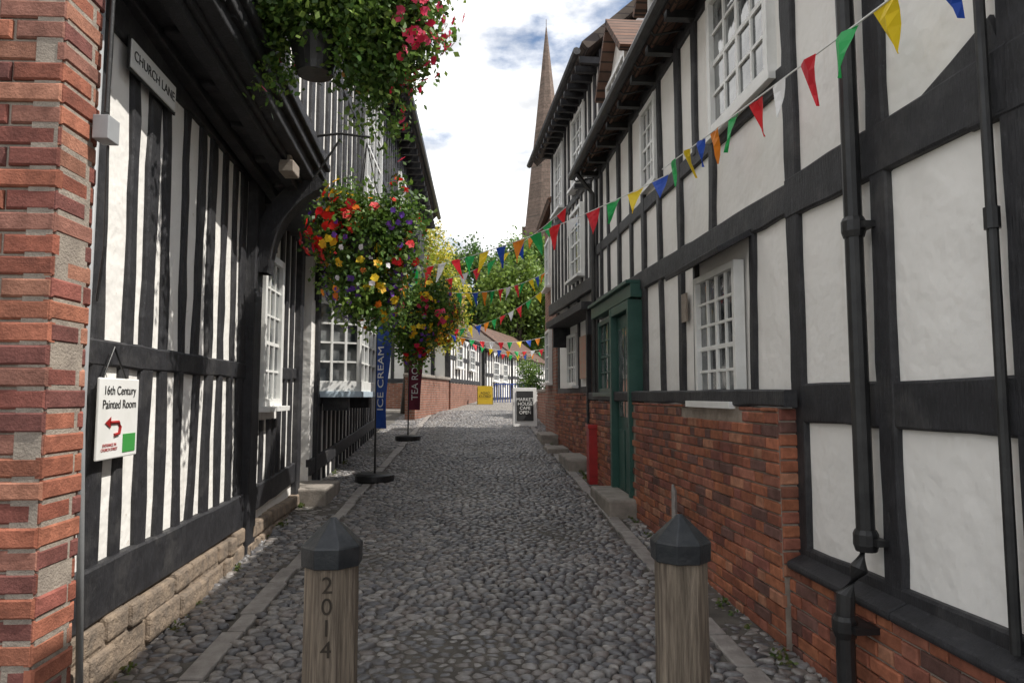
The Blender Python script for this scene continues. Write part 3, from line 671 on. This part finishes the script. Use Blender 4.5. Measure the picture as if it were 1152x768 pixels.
e=empty('potted_shrub',(1.6,21.5,g(21.5))); mb=MB(); mb.tube([(1.75,21.5,g(21.5)),(1.75,21.5,g(21.5)+.45)],[.2,.28],12); mb.build('pot',[m_brick],e)
leaves('foliage',[(1.75,21.5,g(21.5)+.95,.45),(1.7,21.5,g(21.5)+1.45,.34)],2500,.07,GR,e)
bl=[]
for i in range(40):
    y=U(3.2,14); bl.append((1.80-.02*y+U(-.03,0),y,g(y)+.02,U(.015,.045)))
for i in range(30):
    y=U(3.2,12); bl.append((-1.68-.04*y+U(0,.03),y,g(y)+.02,U(.015,.045)))
leaves('weeds',bl,1500,.03,[(.08,.14,.03),(.12,.17,.04),(.16,.16,.06)],None,.6,False)

# hanging baskets
def basket(name,c,pot_z,pr,blobs,nl,fl,arm):
    e=empty(name,(c[0],c[1],pot_z)); mb=MB()
    mb.tube([(c[0],c[1],pot_z),(c[0],c[1],pot_z+.05),(c[0],c[1],pot_z+pr*1.25),(c[0],c[1],pot_z+pr*1.3)],[pr*.7,pr*.75,pr,pr*1.05],20)
    top=arm[2]
    for k in range(3):
        a=k*2.1; mb.tube([(c[0]+pr*math.cos(a),c[1]+pr*math.sin(a),pot_z+pr*1.2),(c[0],c[1],top-.05)],.005,5)
    mb.tube([arm,((arm[0]+c[0])/2,c[1],top+.03),(c[0]+.03,c[1],top)],.012,6); mb.tube([(arm[0],arm[1],top-.4),((arm[0]+c[0])/2,c[1],top-.02)],.01,6)
    mb.build('pot_and_bracket',[m_blk],e,smooth=False)
    leaves('foliage',blobs,nl,.05,GR,e,.5)
    for i,(n,s,cols,sel) in enumerate(fl): flowers('blooms_%d'%i,blobs,n,s,cols,e,sel)
RED=[(.75,.015,.02),(.85,.03,.02)]; PNK=[(.85,.03,.10),(.9,.08,.2)]; YEL=[(.95,.68,.03),(.95,.55,.02)]; PUR=[(.16,.05,.45),(.25,.08,.55)]; WH=[(.85,.8,.85)]; ORG=[(.95,.32,.02),(.9,.22,.02)]
basket('hanging_basket',(-1.09,4.5),3.80,.17,[(-1.22,4.45,4.3,.34),(-.9,4.4,4.3,.38),(-.62,4.5,4.2,.36),(-.42,4.5,4.3,.24),(-.68,4.5,3.85,.22),(-.62,4.5,3.6,.13,1.5),(-1.4,4.5,4.1,.2),(-.45,4.5,4.0,.16),(-.57,4.5,3.4,.06,2.5),(-.75,4.5,3.6,.08,2.5),(-1.32,4.5,3.85,.1,2.0),(-.47,4.45,3.65,.05,2.5),(-.85,4.5,3.95,.16)],13500,
  [(150,.034,PNK,lambda P:P[:,0]>-.55),(25,.03,PNK,lambda P:P[:,0]<-1.25),(80,.02,[(.55,.3,.08),(.4,.2,.06)],None)],(-1.45,4.5,4.75))
basket('hanging_basket',(-.98,6.0),2.75,.2,[(-.97,6,3.0,.38),(-.72,5.95,3.2,.24),(-1.22,6,3.1,.25),(-1.0,6,2.65,.31),(-.9,6,2.5,.18,1.3),(-1.1,5.95,3.3,.2),(-.68,6,2.9,.2),(-1.1,6,2.45,.1,1.6),(-.75,6,2.5,.08,2.0)],11500,
  [(100,.046,RED,lambda P:P[:,2]>2.8),(65,.042,YEL,None),(190,.028,PUR,lambda P:P[:,2]<3.2),(40,.026,WH,lambda P:P[:,2]<2.9),(55,.036,ORG,None)],(-1.45,6.0,3.95))
basket('hanging_basket',(-.82,9.0),2.5,.2,[(-.82,9,2.75,.38),(-.6,9,2.95,.25),(-1.08,9,2.85,.25),(-.85,9,2.45,.28),(-.5,9,2.7,.2),(-.8,9,2.2,.12,1.6)],8500,
  [(80,.042,PNK,None),(60,.03,PUR,None),(70,.042,YEL,lambda P:P[:,0]>-.95),(25,.04,RED,None)],(-1.5,9.0,3.85))
basket('hanging_basket',(-.75,13.0),2.75,.2,[(-.75,13,3.1,.36),(-.5,13,3.25,.24),(-.95,13,3.15,.25),(-.75,13,2.8,.26)],4500,
  [(180,.05,YEL,None),(50,.045,ORG,None)],(-1.5,13.0,4.1))

# bunting
COL=[(.80,.02,.03),(.02,.42,.10),(.90,.28,.02),(.02,.09,.52),(.95,.70,.02),(.02,.42,.10),(.80,.03,.05),(.88,.88,.88)]
def bunting(p0,p1,sag,step,sz,start=0,cols=COL):
    e=empty('bunting',p0); p0=Vector(p0);p1=Vector(p1); L=(p1-p0).length; n=int(L/.1)+2; pts=[]
    def at(t): q=p0.lerp(p1,t); q.z-=4*sag*t*(1-t); return q
    mb=MB(); mb.tube([at(i/n) for i in range(n+1)],.005,5); mb.build('cord',[m_sign],e)
    mb=MB(); k=0; d=.1; h=Vector((p1.x-p0.x,p1.y-p0.y,0)).normalized(); out=Vector((h.y,-h.x,0))
    while d<L-.1:
        a=at((d-sz*.38)/L); b=at((d+sz*.38)/L); tw=U(-.4,.4); tip=(a+b)/2+Vector((0,0,-sz*U(.9,1.1)))+out*sz*tw+h*sz*U(-.25,.25)
        col=cols[(k+start)%len(cols)]
        vs=[];fs=[]; m=4
        for i in range(m+1):
            t=i/m
            l=a.lerp(tip,t); r=b.lerp(tip,t); c=(l+r)/2+out*(.12*sz*math.sin(t*3.1+k)*(1-t*.3)); l=l+out*.06*sz*math.sin(t*4+k*2)
            vs+=[l,c,r]
        for i in range(m): fs+=[(i*3,i*3+1,i*3+4,i*3+3),(i*3+1,i*3+2,i*3+5,i*3+4)]
        mb.add(vs,fs,0,col); k+=1; d+=step*U(.92,1.08)
    mb.build('pennants',[m_cloth],e,fix=False)
bunting((1.70,1.6,3.15),(1.62,5.75,3.62),.0,.31,.22,1)
bunting((1.70,5.8,3.60),(-1.3,9.3,3.30),.16,.26,.23,3)
bunting((1.55,11.5,4.9),(-1.3,12.8,3.75),.35,.29,.24,0)
bunting((1.5,14.5,4.3),(-1.3,10.5,3.4),.3,.28,.24,2)
bunting((1.6,16.5,4.2),(-1.4,19.2,3.6),.4,.28,.25,4)
bunting((2.4,22.0,3.6),(-1.2,21.5,3.7),.3,.3,.24,1)
bunting((2.9,26.0,3.5),(-.6,26.0,3.8),.3,.32,.24,5)
bunting((3.4,31.0,3.8),(.4,31.5,3.8),.3,.34,.26,0)

# bollards
def bollard(x,y,num):
    zb=g(y); e=empty('wooden_bollard',(x,y,zb)); mb=MB(); n=8; r=.108
    rows=[(zb-.1,r*1.03),(zb+.02,r*1.02),(zb+.4,r),(zb+.7,r*.99),(zb+.84,r*.985)]
    vs=[]
    for z,rr in rows:
        for k in range(n):
            t=math.pi*(2*k+1)/n; vs.append((x+rr*math.cos(t)*1.04+U(-.001,.001),y+rr*math.sin(t)*1.04,z))
    fs=[(i*n+k,i*n+(k+1)%n,(i+1)*n+(k+1)%n,(i+1)*n+k) for i in range(len(rows)-1) for k in range(n)]+[tuple(range(4*n,5*n))]
    mb.add(vs,fs); mb.build('shaft',[m_wood],e,bevel=.006)
    mb=MB(); vs=[]
    for z,rr in ((zb+.828,.124),(zb+.905,.127),(zb+.912,.123),(zb+1.015,.012)):
        for k in range(n):
            t=math.pi*(2*k+1)/n; vs.append((x+rr*math.cos(t),y+rr*math.sin(t),z))
    fs=[(i*n+k,i*n+(k+1)%n,(i+1)*n+(k+1)%n,(i+1)*n+k) for i in range(3) for k in range(n)]+[tuple(range(3*n,4*n)),tuple(range(n))[::-1]]
    mb.add(vs,fs); mb.build('cap',[m_cap],e,bevel=.004)
    if num:
        for i,ch in enumerate('2014'): text('digit_%d'%i,ch,(x+.003,y-.1050,zb+.765-i*.082),.092,(1,0,0),(0,0,1),m_wdark,e,.001)
bollard(-.585,2.9,True); bollard(.865,2.9,False)
e=empty('wooden_stake',(1.57,5.4,g(5.4))); mb=MB(); mb.tube([(1.57,5.4,.2),(1.57,5.4,.9),(1.56,5.4,.95)],[.025,.022,.01],6); mb.build('stake',[m_kerb],e)

def step(x0,x1,y0,y1,h):
    mb=MB(); zb=g(y0); mb.box(x0,x1,y0,y1,zb-.1,zb+h); o=mb.build('stone_step',[m_step],bevel=.025)
step(1.42,1.75,7.3,8.5,.2); step(1.4,1.78,10.4,11.6,.2); step(-2.35,-1.72,8.1,8.95,.2); step(1.35,1.7,14.0,15.2,.2)
step(1.3,1.7,12.4,13.2,.12)
e=empty('red_utility_cabinet',(1.72,9.5,g(9.5))); mb=MB(); mb.box(1.56,1.74,9.40,9.62,.42,1.2); mb.box(1.545,1.75,9.385,9.635,1.2,1.25); mb.box(1.58,1.72,9.39,9.40,.55,1.1); mb.build('cabinet',[m_red],e,bevel=.012)

def feather(name,x,y,top,w,z0,mat,txt,ang):
    zb=g(y); e=empty(name,(x,y,zb)); mb=MB()
    mb.tube([(x,y,zb+.01),(x,y,zb+.03),(x,y,zb+.11),(x,y,zb+.13)],[.25,.27,.27,.22],28); mb.build('water_base',[m_blk],e,bevel=.01)
    mb=MB(); mb.tube([(x,y,zb+.1),(x,y,zb+.8),(x,y,top)],[.016,.012,.008],8); mb.build('pole',[m_blk],e)
    mb=MB(); d=Vector((math.cos(ang),math.sin(ang),0)); n=14; vs=[]
    for i in range(n+1):
        t=i/n; z=z0+(top-z0)*t; ww=w*(1 if t<.8 else math.sqrt(max(.02,1-((t-.8)/.2)**2)))*(1-.25*(1-t))
        for j in range(5):
            u=j/4; o=Vector((-d.y,d.x,0))*.025*math.sin(t*7+u*3); p=Vector((x,y,z))+d*ww*u+o*u; vs.append(p)
    fs=[(i*5+j,i*5+j+1,i*5+6+j,i*5+5+j) for i in range(n) for j in range(4)]
    mb.add(vs,fs); mb.build('cloth',[mat],e,smooth=True,fix=False)
    nrm=Vector((d.y,-d.x,0)); c=Vector((x,y,(z0+top)/2-.1))+d*w*.45+nrm*.03
    text('lettering',txt,c,w*.6,(0,0,1),(-d.x,-d.y,0),m_sign,e,.001)
feather('feather_flag',-1.39,9.65,2.78,.30,1.2,m_flag_b,'ICE CREAM',math.radians(-42))
feather('feather_flag',-1.43,14.7,3.0,.34,1.35,m_flag_m,'TEA ROOM',math.radians(-12))

def tilt(mb,x0,x1,y,z0,z1,lean,th,mat): mb.hexa([(x0,y,z0),(x1,y,z0),(x1,y+th,z0),(x0,y+th,z0),(x0,y+lean,z1),(x1,y+lean,z1),(x1,y+lean+th,z1),(x0,y+lean+th,z1)],mat)
e=empty('pavement_a_board',(1.3,18,g(18))); mb=MB(); zb=g(17.9); X=-.22
tilt(mb,1.20+X,1.82+X,17.8,zb,zb+1.02,.2,.03,0); tilt(mb,1.29+X,1.73+X,17.825,zb+.16,zb+.93,.155,-.02,1); tilt(mb,1.20+X,1.82+X,18.25,zb,zb+1.02,-.2,.03,0)
mb.build('boards',[m_wht,m_ink],e,bevel=.006)
text('chalk_lettering','MARKET\nHOUSE\nCAFE\nOPEN',(1.51+X,17.868,zb+.54),.12,(1,0,0),(0,.2,1),m_sign,e,.001,sp=.95)
e=empty('yellow_warning_sign',(.35,27.5,g(27.5))); mb=MB(); zb=g(27.5); mb.box(.08,.68,27.5,27.53,zb+.02,zb+.75,0); mb.box(.06,.1,27.53,27.8,zb,zb+.7,1); mb.box(.66,.7,27.53,27.8,zb,zb+.7,1); mb.build('panel',[m_yel,m_blk],e)
text('lettering','ROAD\nCLOSED',(.38,27.49,zb+.4),.13,(1,0,0),(0,0,1),m_ink,e,.001)
e=empty('railing',(1.3,29,g(29))); mb=MB(); zb=g(29)
for a in np.arange(.8,2.4,.11): mb.box(a,a+.03,29,29.03,zb,zb+.75)
mb.box(.8,2.4,28.99,29.04,zb+.75,zb+.8); mb.build('rails',[m_flag_b],e)

# ---------------------------------------------------------------- world + sun
w=bpy.data.worlds.new('World'); SC.world=w; w.use_nodes=True; nt=w.node_tree; bg=nt.nodes['Background']
EL,AZ=math.radians(54),math.radians(100)
sky=N(nt,'ShaderNodeTexSky'); sky.sky_type='NISHITA'; sky.sun_disc=False; sky.sun_elevation=EL; sky.sun_rotation=AZ
tc=N(nt,'ShaderNodeTexCoord'); mp=N(nt,'ShaderNodeMapping'); mp.inputs['Scale'].default_value=(1,1,2.0); mp.inputs['Location'].default_value=(.35,.1,-.12)
nt.links.new(tc.outputs['Generated'],mp.inputs['Vector'])
nz=N(nt,'ShaderNodeTexNoise'); nz.inputs['Scale'].default_value=2.3; nz.inputs['Detail'].default_value=9; nz.inputs['Roughness'].default_value=.55; nt.links.new(mp.outputs[0],nz.inputs['Vector'])
cf=ramp(nt,nz.outputs['Fac'],.42,.49)
nz2=N(nt,'ShaderNodeTexNoise'); nz2.inputs['Scale'].default_value=5; nz2.inputs['Detail'].default_value=6; nt.links.new(mp.outputs[0],nz2.inputs['Vector'])
cc=mix(nt,ramp(nt,nz2.outputs['Fac'],.38,.66),(5.9,6.0,6.2),(14.5,14.3,14.0))
col=mix(nt,cf,sky.outputs[0],cc); nt.links.new(col,bg.inputs['Color']); bg.inputs['Strength'].default_value=.15
sd=bpy.data.lights.new('sun','SUN'); sd.energy=5; sd.angle=math.radians(.5); sd.color=(1,.955,.88)
so=bpy.data.objects.new('sun',sd); SC.collection.objects.link(so)
to=Vector((math.sin(AZ)*math.cos(EL),math.cos(AZ)*math.cos(EL),math.sin(EL))); so.rotation_euler=to.to_track_quat('Z','Y').to_euler(); so.location=(5,-5,20)
SC.view_settings.view_transform='Standard'; SC.view_settings.look='None'; SC.view_settings.exposure=0
cd=bpy.data.cameras.new('camera'); cd.lens=24; cd.sensor_width=36; cd.clip_end=2000; cd.clip_start=.05
co=bpy.data.objects.new('camera',cd); SC.collection.objects.link(co); co.location=(0,0,1.65); co.rotation_euler=(math.radians(94.54),0,math.radians(-3.04)); SC.camera=co
